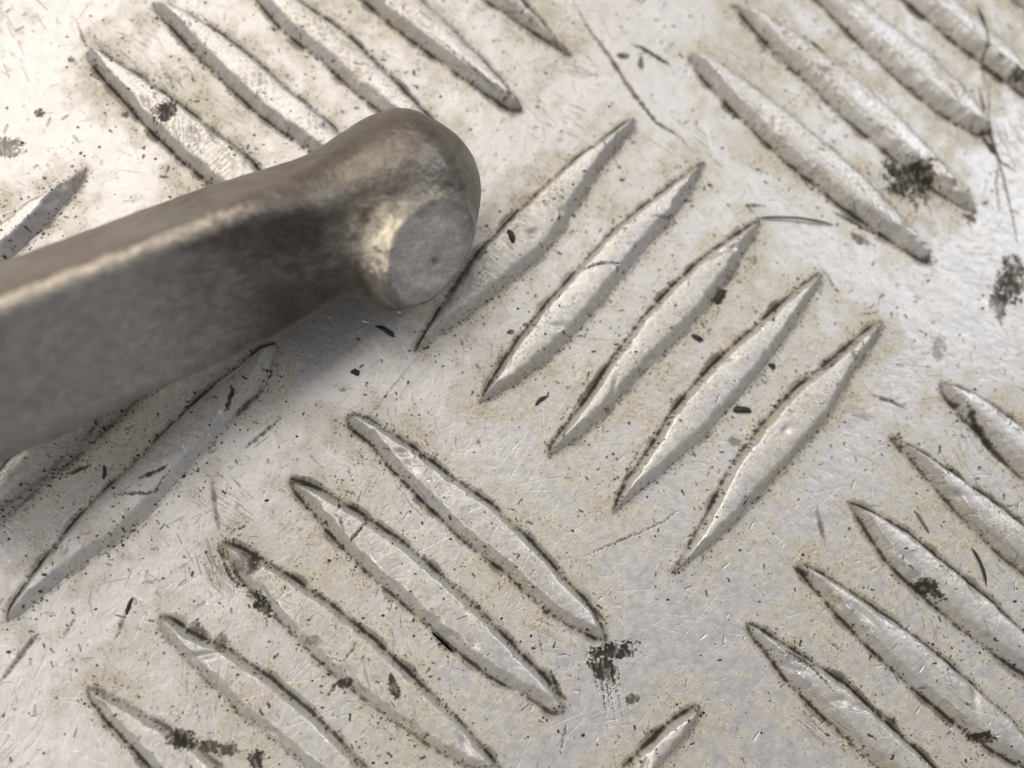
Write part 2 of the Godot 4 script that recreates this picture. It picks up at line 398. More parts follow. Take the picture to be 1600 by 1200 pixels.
func paint_plate() -> void:
	for e in edges:
		var le: Array = e[0]; var re: Array = e[1]
		var mid := le.size() / 2
		var o: Vector2 = (le[mid] - re[mid]).normalized()
		var worse := rng.randf_range(0.65, 1.0)
		var better := worse * rng.randf_range(0.35, 0.85)
		if (le[le.size() - 1] as Vector2).y < (le[0] as Vector2).y:
			better *= 0.35            # these ribs were wiped clean on the side below
		elif rng.randf() < 0.55:
			var swap := worse; worse = better; better = swap
		edge_grime(le, o, worse)
		for k in range(10, le.size() - 10, 9):
			for side in [le[k], re[k]]:
				var fx := int((side.x - X0) / T * 256.0); var fz := int((side.y - Z0) / T * 256.0)
				for j in range(-9, 10):
					for i in range(-9, 10):
						var m := 1.0 - (i * i + j * j) / 82.0
						if m > 0.0:
							var at := ((fz + j) & 255) * 256 + ((fx + i) & 255)
							film_map[at] = maxf(film_map[at], m)
		edge_grime(re, -o, better)
	# rim highlights and rubbed wear painted where flanks break over, most on upper side
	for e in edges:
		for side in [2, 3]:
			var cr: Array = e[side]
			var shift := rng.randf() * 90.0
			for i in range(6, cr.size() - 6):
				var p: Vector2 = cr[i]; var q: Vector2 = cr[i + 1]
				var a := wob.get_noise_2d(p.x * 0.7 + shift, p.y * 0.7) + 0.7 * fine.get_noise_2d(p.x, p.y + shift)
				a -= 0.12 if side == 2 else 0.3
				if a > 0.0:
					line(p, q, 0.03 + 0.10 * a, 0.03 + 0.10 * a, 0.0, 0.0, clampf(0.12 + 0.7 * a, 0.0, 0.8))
	# soiled flecks, thicker where the film of dirt is thicker
	for k in 17000:
		var p := random_spot()
		var d := 0.5 + 0.5 * wob.get_noise_2d(p.x * 0.25, p.y * 0.25)
		var near := film_map[(int((p.y - Z0) / T * 256.0) & 255) * 256 + (int((p.x - X0) / T * 256.0) & 255)]
		if rng.randf() < d * d * 1.7 * (0.3 + 0.8 * near):
			var r := 0.02 + 0.10 * pow(rng.randf(), 4.0)
			var s := rng.randf_range(0.25, 0.9)
			stamp((p.x - X0) * S, (p.y - Z0) * S, r * S, s, 0.02)
			var g := Vector2.from_angle(rng.randfn(0.9, 0.9))
			for i in rng.randi_range(0, 4):
				p += g.rotated(rng.randf_range(-0.7, 0.7)) * r * 0.9
				stamp((p.x - X0) * S, (p.y - Z0) * S, r * rng.randf_range(0.4, 0.9) * S, s)
	# hairline scratches: dark with dirt, and bright fresh ones
	for k in 2600:
		var p := random_spot()
		var q := p + Vector2.from_angle(rng.randfn(0.9, 0.9)) * (0.25 + 1.6 * pow(rng.randf(), 3.0))
		line(p, q, 0.015, 0.02, rng.randf_range(0.08, 0.32), 0.02, 0.0)
	for k in 90:
		var p := random_spot()
		var g := Vector2.from_angle(rng.randfn(-0.6, 1.0)) * rng.randf_range(0.3, 1.0)
		line(p, p + g, 0.04, 0.02, rng.randf_range(0.3, 0.7), 0.05, 0.0)
	for k in 3200:
		var p := random_spot()
		var q := p + Vector2.from_angle(rng.randfn(-0.5, 1.1)) * (0.4 + 4.0 * pow(rng.randf(), 3.0))
		line(p, q, 0.018, 0.012, 0.0, 0.015, rng.randf_range(0.2, 0.7))
	for k in 700:
		var p := random_spot()
		var g := Vector2.from_angle(rng.randf() * TAU)
		line(p, p + g * rng.randf_range(0.2, 0.8), 0.07, 0.05, 0.0, rng.randf_range(0.04, 0.09), 0.35)
	for k in 25:       # a few long ones
		var p := random_spot()
		line(p, p + Vector2.from_angle(rng.randfn(-0.7, 0.5)) * rng.randf_range(5.0, 14.0), 0.015, 0.012, 0.06, 0.02, 0.35)
	# bundles of fine dirty drag marks
	for k in 110:
		var c := random_spot()
		var way := rng.randfn(0.95, 0.45)
		var spread := rng.randf_range(0.5, 2.2)
		var s := rng.randf_range(0.08, 0.34)
		for i in rng.randi_range(10, 34):
			var p := c + Vector2(rng.randfn(0.0, spread), rng.randfn(0.0, spread))
			var q := p + Vector2.from_angle(way + rng.randfn(0.0, 0.12)) * rng.randf_range(0.3, 1.9)
			line(p, q, 0.02, 0.03, s * rng.randf_range(0.5, 1.4), 0.015, 0.0)
	paint_marks()
	paint_smudges()
	finish_textures()

func paint_marks() -> void:
	mark(PackedFloat32Array([-5.99, -5.89, -4.88, -6.18, -3.78, -6.29, -2.54, -6.23]), 0.26, 0.90)
	mark(PackedFloat32Array([0.49, -26.73, 1.48, -26.27, 2.55, -25.44, 3.89, -24.42]), 0.42, 0.80)
	mark(PackedFloat32Array([-46.96, 8.30, -46.21, 8.05, -45.17, 7.73]), 0.42, 0.70)
	mark(PackedFloat32Array([-33.59, 7.12, -32.45, 6.18, -30.69, 4.86]), 0.26, 0.60)
	mark(PackedFloat32Array([17.61, 5.86, 18.40, 6.18, 19.45, 6.57, 20.63, 7.29]), 0.37, 0.55)
	mark(PackedFloat32Array([32.98, -21.99, 32.32, -18.25, 32.35, -16.71, 32.69, -14.55, 32.73, -12.13, 32.89, -9.72, 32.94, -6.75]), 0.18, 0.80)
	mark(PackedFloat32Array([32.57, -14.56, 31.90, -12.16, 31.83, -9.76]), 0.16, 0.60)
	mark(PackedFloat32Array([32.01, -21.70, 32.03, -17.64, 32.57, -14.56, 34.05, -13.41]), 0.32, 0.80)
	mark(PackedFloat32Array([32.68, -29.04, 32.85, -26.45, 32.63, -24.53, 32.57, -21.37]), 0.21, 0.70)
	mark(PackedFloat32Array([31.25, -17.36, 31.91, -15.93, 32.62, -14.86]), 0.53, 0.80)
	mark(PackedFloat32Array([-34.88, 4.25, -34.31, 2.59, -34.50, 1.96]), 0.42, 0.90)
	mark(PackedFloat32Array([-41.44, 9.00, -40.01, 8.55, -39.24, 8.06]), 0.37, 0.80)
	mark(PackedFloat32Array([-43.34, 10.06, -41.68, 10.12, -40.25, 10.16, -39.72, 9.31, -39.05, 8.52]), 0.21, 0.80)
	mark(PackedFloat32Array([-4.41, -31.09, -3.22, -28.25, -1.73, -25.74, -0.53, -23.25, 0.68, -21.09, 1.92, -19.24, 3.76, -17.86, 4.75, -16.45]), 0.47, 0.36)
	mark(PackedFloat32Array([0.68, -21.09, 1.91, -19.12, 3.65, -17.86]), 0.21, 0.60)
	mark(PackedFloat32Array([-7.46, 17.26, -5.35, 16.52, -2.96, 15.78, -1.07, 15.06, 0.32, 14.24]), 0.21, 0.60)
	mark(PackedFloat32Array([-51.36, 23.19, -50.50, 22.13, -49.41, 20.63, -48.66, 19.91]), 0.53, 0.40)
	mark(PackedFloat32Array([-36.15, 9.20, -35.93, 11.43, -35.62, 13.41]), 0.53, 0.22)
	mark(PackedFloat32Array([11.69, 14.65, 11.83, 16.72, 12.07, 17.75]), 0.53, 0.30)
	mark(PackedFloat32Array([-25.52, 7.11, -22.61, 3.69, -19.91, 0.69, -17.73, -1.33]), 0.11, 0.35)
	mark(PackedFloat32Array([-7.19, 25.62, -6.99, 28.93]), 0.11, 0.70)
	mark(PackedFloat32Array([-6.45, 25.68, -6.42, 28.05, -6.24, 29.93]), 0.11, 0.80)
	mark(PackedFloat32Array([-7.65, 25.11, -7.38, 27.73]), 0.16, 0.70)
	mark(PackedFloat32Array([-6.67, 25.43, -6.61, 28.50]), 0.16, 0.80)
	mark(PackedFloat32Array([-6.18, 25.47, -6.13, 27.60]), 0.21, 0.90)
	mark(PackedFloat32Array([-5.68, 25.51, -5.71, 27.40]), 0.16, 0.80)
	mark(PackedFloat32Array([-7.07, 25.40, -7.02, 27.53]), 0.16, 0.80)
	mark(PackedFloat32Array([-7.39, 25.04, -7.25, 26.80]), 0.21, 0.80)
	mark(PackedFloat32Array([-5.99, 26.20, -5.65, 30.44]), 0.13, 0.60)
	mark(PackedFloat32Array([-5.54, 26.71, -5.07, 29.56]), 0.11, 0.50)
	mark(PackedFloat32Array([-6.99, 26.11, -6.90, 30.57]), 0.11, 0.70)
	mark(PackedFloat32Array([-11.70, 22.88, -11.44, 24.57]), 0.16, 0.60)
	mark(PackedFloat32Array([-10.01, 29.61, -10.67, 31.62]), 0.26, 0.60)
	mark(PackedFloat32Array([-46.87, -29.85, -46.32, -28.23, -45.79, -27.28]), 0.21, 0.50)
	mark(PackedFloat32Array([9.72, -10.38, 8.98, -11.29, 10.66, -11.10]), 0.26, 0.60)
	mark(PackedFloat32Array([15.00, -5.25, 15.89, -3.50]), 0.21, 0.60)
	mark(PackedFloat32Array([17.79, -1.03, 19.53, -1.23]), 0.16, 0.70)
	mark(PackedFloat32Array([-1.73, 3.30, -2.37, 1.65]), 0.16, 0.50)
	mark(PackedFloat32Array([11.22, 4.03, 14.08, 3.37, 15.97, 1.83]), 0.21, 0.55)
	mark(PackedFloat32Array([-35.72, 14.37, -35.26, 15.84, -34.70, 17.08, -33.86, 17.76]), 0.32, 0.80)
	mark(PackedFloat32Array([-33.09, 15.04, -32.88, 16.26, -33.46, 16.93]), 0.63, 0.55)
	mark(PackedFloat32Array([6.33, 25.26, 9.22, 26.95, 10.97, 29.25]), 0.26, 0.50)
	mark(PackedFloat32Array([12.51, 29.38, 15.80, 31.80]), 0.42, 0.35)
	mark(PackedFloat32Array([-25.37, 22.29, -26.38, 23.61]), 0.26, 0.50)
	mark(PackedFloat32Array([-26.90, 24.96, -27.89, 26.26]), 0.32, 0.70)
	mark(PackedFloat32Array([20.78, 30.31, 21.70, 31.11]), 0.21, 0.50)
	mark(PackedFloat32Array([-8.25, 20.50, -6.85, 21.82, -6.16, 22.59]), 0.32, 0.70)
	mark(PackedFloat32Array([-10.92, 25.56, -10.46, 27.24, -9.88, 28.04]), 0.37, 0.80)
	mark(PackedFloat32Array([-31.87, 2.11, -31.40, 1.10, -32.20, 0.95]), 0.21, 0.80)
	mark(PackedFloat32Array([-34.64, 4.78, -32.64, 3.10, -31.62, 1.97]), 0.53, 0.30)
	mark(PackedFloat32Array([-42.33, 18.63, -42.88, 19.76, -43.24, 20.88]), 0.26, 0.40)
	mark(PackedFloat32Array([-46.03, 18.82, -47.14, 20.58]), 0.26, 0.30)
	mark(PackedFloat32Array([-24.28, 13.46, -25.66, 14.88]), 0.32, 0.80)
	mark(PackedFloat32Array([-26.23, 12.98, -26.12, 14.07]), 0.21, 0.70)
	mark(PackedFloat32Array([-20.76, 7.41, -20.33, 8.97]), 0.16, 0.50)
	mark(PackedFloat32Array([-25.61, 9.39, -25.43, 9.90]), 0.16, 0.70)
	mark(PackedFloat32Array([-9.06, 8.65, -6.89, 4.60, -3.70, 1.58, -2.21, 0.03]), 0.21, 0.40)
	mark(PackedFloat32Array([-1.69, 8.33, -3.21, 10.32, -4.81, 13.54]), 0.21, 0.50)
	mark(PackedFloat32Array([3.13, -10.94, 1.82, -10.13, 0.16, -10.20]), 0.21, 0.50)
	mark(PackedFloat32Array([-6.71, -27.40, -5.70, -25.84]), 0.32, 0.60)
	mark(PackedFloat32Array([-17.47, -27.66, -14.72, -25.16, -11.08, -21.45]), 0.21, 0.40)
	mark(PackedFloat32Array([11.77, -26.96, 12.75, -25.36]), 0.26, 0.40)
	mark(PackedFloat32Array([16.79, -26.71, 18.08, -25.23]), 0.37, 0.80)
	mark(PackedFloat32Array([16.58, -10.39, 18.95, -8.83, 20.83, -7.87]), 0.32, 0.70)
	mark(PackedFloat32Array([9.19, 19.31, 10.14, 20.13]), 0.47, 0.80)
	mark(PackedFloat32Array([5.04, 23.95, 6.88, 27.00, 7.94, 28.76]), 0.21, 0.50)
	mark(PackedFloat32Array([11.03, 25.15, 12.45, 26.24]), 0.21, 0.40)
	mark(PackedFloat32Array([7.08, 25.42, 8.29, 26.15, 9.47, 26.97]), 0.37, 0.50)
	mark(PackedFloat32Array([25.28, 7.02, 26.08, 8.97, 27.14, 10.92, 28.76, 12.90]), 0.58, 0.85)
	mark(PackedFloat32Array([24.21, 6.68, 24.91, 7.54]), 0.37, 0.60)
	smudge(-6.10, 24.66, 2.00, 0.63, -6, 1.00)
	smudge(-6.80, 25.66, 0.95, 0.95, 4, 0.95)
	smudge(23.95, -12.94, 2.00, 1.79, 24, 0.95)
	smudge(22.65, -14.01, 0.95, 1.16, 4, 0.90)
	smudge(31.60, -3.32, 1.05, 2.32, 19, 0.90)
	smudge(30.25, -1.66, 0.74, 1.58, 4, 0.60)
	smudge(-39.10, -21.15, 0.58, 1.05, 14, 0.90)
	smudge(-39.72, -21.05, 0.74, 0.53, 4, 0.60)
	smudge(-32.55, 19.00, 0.53, 0.95, -31, 1.00)
	smudge(19.63, 21.74, 1.16, 0.63, 34, 0.95)
	smudge(22.26, 33.40, 0.84, 0.58, 24, 0.95)
	smudge(-38.16, 28.33, 1.05, 0.58, 24, 0.95)
	smudge(-36.56, 28.91, 0.74, 0.47, 4, 0.80)
	smudge(-35.19, 29.34, 0.63, 0.47, 4, 0.80)
	smudge(-33.03, 29.98, 0.53, 0.68, 4, 0.95)
	smudge(35.73, -21.91, 1.37, 0.47, 44, 0.85)
	smudge(-33.59, 15.97, 1.05, 0.74, 4, 0.50)
	smudge(-52.21, -18.74, 1.16, 0.74, 4, 0.55)
	smudge(-26.39, 25.28, 0.63, 0.37, 4, 0.90)
	smudge(-4.89, 28.27, 0.63, 0.32, 4, 0.75)
	smudge(-22.83, 25.85, 0.37, 0.79, -16, 0.90)
	smudge(-49.68, -21.77, 0.37, 0.32, 4, 0.80)
	smudge(-47.33, -26.50, 0.26, 0.26, 4, 0.70)
	smudge(-42.88, -21.38, 0.42, 0.26, 24, 0.70)
	smudge(24.54, -5.67, 0.53, 0.32, 4, 0.50)
	smudge(18.78, -7.67, 0.95, 0.37, 34, 0.60)
	smudge(26.62, -14.77, 0.42, 0.42, 4, 0.70)
	smudge(-10.89, -1.51, 0.26, 0.26, 4, 0.80)
	smudge(-12.13, -1.14, 0.26, 0.21, 4, 0.90)
	smudge(8.94, -6.39, 0.42, 0.42, 4, 0.40)
	smudge(28.95, -9.29, 0.53, 0.26, 34, 0.70)
	smudge(-0.43, -25.58, 0.47, 0.26, 4, 0.80)
	smudge(1.07, -25.05, 0.26, 0.74, 4, 0.70)
	smudge(24.14, 1.99, 0.63, 0.95, 4, 0.35)
	smudge(16.13, 2.66, 0.42, 0.37, 4, 0.50)
	smudge(5.58, 9.04, 0.53, 0.42, 4, 0.50)
	smudge(-28.71, 22.03, 0.53, 0.42, 4, 0.40)
	smudge(-29.33, 9.89, 0.74, 0.42, 24, 0.50)
	smudge(-37.20, 20.66, 0.74, 0.47, 34, 0.60)
	smudge(-35.56, 21.49, 0.42, 0.63, 4, 0.50)
	pass

func paint_smudges() -> void:
	pass

func field(seed_value: int, freq: float, octaves: int) -> PackedByteArray:
	var f := FastNoiseLite.new()
	f.seed = seed_value; f.noise_type = FastNoiseLite.TYPE_SIMPLEX; f.frequency = freq
	f.fractal_octaves = octaves
	return f.get_image(N, N).get_data()

func finish_textures() -> void:
	var a := field(21, 0.11, 3)      # fine mottling
	var b := field(22, 0.018, 4)     # patches of a few millimetres
	var c := field(23, 0.0035, 3)    # broad film of old dirt
	var d := field(24, 0.045, 3)
	var soft := Image.create_from_data(256, 256, false, Image.FORMAT_RF, film_map.to_byte_array())
	soft.resize(N, N, Image.INTERPOLATE_BILINEAR)
	var fm := soft.get_data().to_float32_array()
	var tops := Image.create_from_data(HN, HN, false, Image.FORMAT_RF, heights.to_byte_array())
	tops.resize(N, N, Image.INTERPOLATE_BILINEAR)
	var tm := tops.get_data().to_float32_array()
	var rgb := PackedByteArray(); rgb.resize(N * N * 3)
	var orm := PackedByteArray(); orm.resize(N * N * 3)
	for k in N * N:
		var fa := a[k] / 255.0; var fb := b[k] / 255.0; var fc := c[k] / 255.0; var fd := d[k] / 255.0
		var film := clampf((fb * 0.7 + fc * 0.6 + fm[k] * 0.45 - 0.74) * 1.5, 0.0, 1.0)
		var top := clampf(tm[k] * 2.2 - 1.2, 0.0, 1.0)
		film *= 1.0 - 0.75 * top
		var pit := clampf((fa - 0.60) * 5.0, 0.0, 1.0) * clampf((fd * 0.7 + fb * 0.6 - 0.52) * 3.0, 0.0, 1.0)
		var g := clampf(grime[k] + (1.0 - grime[k]) * pit * (0.05 + 0.55 * film), 0.0, 1.0)
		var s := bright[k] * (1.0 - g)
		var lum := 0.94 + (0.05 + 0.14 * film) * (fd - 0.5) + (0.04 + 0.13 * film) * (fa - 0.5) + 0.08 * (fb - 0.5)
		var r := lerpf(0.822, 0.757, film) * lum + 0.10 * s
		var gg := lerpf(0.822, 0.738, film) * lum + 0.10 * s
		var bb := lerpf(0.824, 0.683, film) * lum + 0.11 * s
		var g3 := g * g * g
		r = lerpf(r, 0.27 - 0.14 * g3, g); gg = lerpf(gg, 0.24 - 0.115 * g3, g); bb = lerpf(bb, 0.20 - 0.085 * g3, g)
		var q := k * 3
		rgb[q] = int(clampf(r, 0.0, 1.0) * 255.0); rgb[q + 1] = int(clampf(gg, 0.0, 1.0) * 255.0); rgb[q + 2] = int(clampf(bb, 0.0, 1.0) * 255.0)
		orm[q] = 255
		orm[q + 1] = int(clampf(0.44 + 0.12 * (fd - 0.5) + 0.16 * film + 0.3 * g - 0.16 * s - 0.06 * top, 0.2, 1.0) * 255.0)
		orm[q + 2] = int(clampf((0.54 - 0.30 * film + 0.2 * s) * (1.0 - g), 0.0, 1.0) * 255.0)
		relief[k] += 0.010 * (fa - 0.5) + 0.014 * (fd - 0.5) + 0.03 * (fb - 0.5) + 0.02 * g
	var img := Image.create_from_data(N, N, false, Image.FORMAT_RGB8, rgb)
	var img2 := Image.create_from_data(N, N, false, Image.FORMAT_RGB8, orm)
	var img3 := Image.create_from_data(N, N, false, Image.FORMAT_RF, relief.to_byte_array())
	var t2 := ImageTexture.create_from_image(img2)
	plate_mat.resource_name = "aluminium"
	plate_mat.albedo_texture = ImageTexture.create_from_image(img)
	plate_mat.roughness = 1.0
	plate_mat.roughness_texture = t2
	plate_mat.roughness_texture_channel = BaseMaterial3D.TEXTURE_CHANNEL_GREEN
	plate_mat.metallic = 1.0
	plate_mat.metallic_texture = t2
	plate_mat.metallic_texture_channel = BaseMaterial3D.TEXTURE_CHANNEL_BLUE
	plate_mat.heightmap_enabled = true
	plate_mat.heightmap_texture = ImageTexture.create_from_image(img3)
	plate_mat.heightmap_scale = 0.1

# ---------------------------------------------------------------- the steel bar

const KNOB := Vector3(-19.6, 5.75, -11.3)         # middle of the knob
const AXIS := Vector3(-0.889, 0.171, 0.424)       # along the shaft, away from the knob
const FACE := Vector3(-18.35, 8.7, -5.15)         # middle of the flat tip
const FACE_N := Vector3(0.53, 0.67, 0.52)
const FACE_PIT := Vector3(0.35, -0.62, 0.43)
var mirror := false
var side_a: Vector3
var side_b: Vector3
var tip_n: Vector3
var tip_d: Vector3
var tip_l: Vector3
var axis_n: Vector3

func bar_frame() -> void:
	axis_n = AXIS.normalized()
	tip_n = FACE_N.normalized()
	tip_d = tip_n
	tip_l = Vector3(0.4, 0.0, -0.91)
	tip_l = (tip_l - tip_n * tip_l.dot(tip_n)).normalized()
	var up := (Vector3.UP - axis_n * axis_n.y).normalized()
	var toward := axis_n.cross(up).normalized()
	if toward.z < 0.0: toward = -toward
	var roll := deg_to_rad(39.0)
	side_a = up * cos(roll) + toward * sin(roll)          # the broad dark flat
	side_b = up * sin(roll) - toward * cos(roll)          # the brown flat above it
	mirror = axis_n.cross(side_a).dot(side_b) < 0.0

func smin(a: float, b: float, k: float) -> float:
	var h := maxf(k - absf(a - b), 0.0) / k
	return minf(a, b) - h * h * k * 0.25

func smax(a: float, b: float, k: float) -> float:
	return -smin(-a, -b, k)

func shape(p: Vector3) -> float:
	var q := p - KNOB
	var s := q.dot(axis_n)
	var u := absf(q.dot(side_a)) ; var w := absf(q.dot(side_b))
	# shaft: a square bar with worn corners, swelling a little towards the far end
	var half := 4.75 + 0.008 * s
	var rc := 1.2 + 2.3 * smoothstep(15.0, 5.0, s)
	var du := u - half + rc; var dw := w - half + rc
	var shaft := Vector2(maxf(du, 0.0), maxf(dw, 0.0)).length() + minf(maxf(du, dw), 0.0) - rc
	shaft = smax(shaft, -s - 1.0, 1.5)
	var knob := q.length() - 5.5
	var all := smin(shaft, knob, 3.4)
	# the stub: a short round boss, bevelled down to a flat worn tip
	var g := p - FACE
	var t := g.dot(tip_n)
	var flat_g := g - tip_n * t
	var off := (flat_g - tip_l * flat_g.dot(tip_l) * 0.17).length()
	# a burr hammered out at the lower lip
	off -= 0.55 * pow(maxf(0.0, flat_g.normalized().dot(-tip_l)), 14.0) * clampf((t + 1.2) / 1.2, 0.0, 1.0)
	off += 0.20 * wob.get_noise_3d(p.x * 0.45, p.y * 0.45, p.z * 0.45) + 0.05 * fine.get_noise_3d(p.x * 0.7, p.y * 0.7, p.z * 0.7)
	var stub := smax(off - 4.55, (off - 3.25 + t * 0.50) * 0.89, 0.4)
	stub = smax(stub, -t - 5.4, 2.0)
	var cut := t + 0.06 * fine.get_noise_3d(p.x * 0.4, p.y * 0.4, p.z * 0.4) + 0.3 * clampf(1.0 - (g - FACE_PIT).length() / 0.55, 0.0, 1.0)
	stub = smax(stub, cut, 0.2)
	return smin(all, stub, 1.5)

func rough_shape(p: Vector3) -> float:
	return shape(p) + 0.035 * wob.get_noise_3d(p.x * 1.1, p.y * 1.1, p.z * 1.1)

func bar_color(p: Vector3, n: Vector3) -> Color:
	var q := p - KNOB
	var s := q.dot(axis_n)
	var n1 := 0.5 + 0.5 * wob.get_noise_3d(p.x * 0.35, p.y * 0.35, p.z * 0.35)
	var n2 := 0.5 + 0.5 * fine.get_noise_3d(p.x * 0.5, p.y * 0.5, p.z * 0.5)
	var n3 := 0.5 + 0.5 * fine.get_noise_3d(p.x * 1.7, p.y * 1.7, p.z * 1.7)
	var brown := Vector3(0.285, 0.24, 0.195)
	var dark := Vector3(0.075, 0.062, 0.050)
	var grey := Vector3(0.42, 0.402, 0.38)
	var bare := Vector3(0.55, 0.50, 0.43)
	var on_a := clampf(n.dot(side_a) * 2.5 - 1.2, 0.0, 1.0)
	var c := brown.lerp(grey, clampf((n1 - 0.35) * 1.6, 0.0, 1.0) * 0.6)
	# the broad flat: grey towards the far end, sooty near the neck
	var flat := grey.lerp(dark, clampf(1.15 - absf(s - 11.0) / 9.0, 0.0, 0.9) * clampf(0.3 + 1.1 * n1, 0.0, 1.0))
	# stains and heat marks on the flat next to the neck, drawn out along the bar
	var n4 := 0.5 + 0.5 * fine.get_noise_3d(s * 0.22, q.dot(side_b) * 0.6, 7.0)
	flat = flat.lerp(Vector3(0.12, 0.092, 0.07), clampf((n4 - 0.5) * 4.0, 0.0, 0.8) * clampf((22.0 - s) / 8.0, 0.0, 1.0))
	flat *= lerpf(1.0, 0.82 + 0.36 * n4, clampf((30.0 - s) / 16.0, 0.15, 1.0))
	c = c.lerp(flat, on_a)
	var near_end := clampf((26.0 - s) / 16.0, 0.0, 1.0)
	c = c.lerp(dark, clampf((n2 - 0.52) * 3.0, 0.0, 1.0) * 0.55 * clampf((24.0 - s) / 12.0, 0.05, 1.0))
	c *= lerpf(0.96, 0.82, near_end) + lerpf(0.08, 0.36, near_end) * n3
	# corner between the two flats rubbed bare
	var ridge := (q.dot(side_a) + q.dot(side_b)) * 0.70710678 - 6.2 - 0.0113 * s
	var rub := clampf(1.25 - absf(ridge + 0.25 * (n1 - 0.5)) / (0.12 + 0.3 * n2), 0.0, 1.0) * clampf((s - 6.5) / 8.0, 0.0, 1.0) * clampf(n3 * 3.4 - 1.15, 0.0, 1.0) * step_in(q.dot(side_b) - 2.0)
	c = c.lerp(bare * 1.1, rub * 0.95)
	# knob and stub
	var g := p - FACE
	var t := g.dot(tip_n)
	var off := (g - tip_n * t).length()
	var collar := clampf((t + 4.2) / 0.8, 0.0, 1.0) * clampf((5.0 - off) * 2.0, 0.0, 1.0)
	var round_top := clampf((9.0 - s) / 3.0, 0.0, 1.0) * (1.0 - collar)
	c = c.lerp(Vector3(0.20, 0.175, 0.145) * (0.55 + 0.9 * n2), round_top * 0.55)
	c = c.lerp(Vector3(0.34, 0.31, 0.27) * (0.6 + 0.8 * n2), collar * 0.85)
	var worn := clampf(1.0 - (p - Vector3(-21.4, 10.4, -6.0)).length() / 3.3, 0.0, 1.0)
	c = c.lerp(Vector3(0.86, 0.78, 0.62), clampf(worn * 2.8 * (n2 + n3 - 0.55), 0.0, 0.95))
	# darker band in the crease round the foot of the stub
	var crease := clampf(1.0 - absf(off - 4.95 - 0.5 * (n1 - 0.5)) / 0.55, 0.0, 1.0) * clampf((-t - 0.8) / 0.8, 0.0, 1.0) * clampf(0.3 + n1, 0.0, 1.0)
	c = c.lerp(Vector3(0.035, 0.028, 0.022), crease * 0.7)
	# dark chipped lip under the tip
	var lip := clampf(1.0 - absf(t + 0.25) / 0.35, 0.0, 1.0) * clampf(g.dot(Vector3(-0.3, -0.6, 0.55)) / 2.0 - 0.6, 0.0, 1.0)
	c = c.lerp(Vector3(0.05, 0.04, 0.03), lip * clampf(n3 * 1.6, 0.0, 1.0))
	return Color(c.x, c.y, c.z)

func step_in(x: float) -> float:
	return clampf(x, 0.0, 1.0)

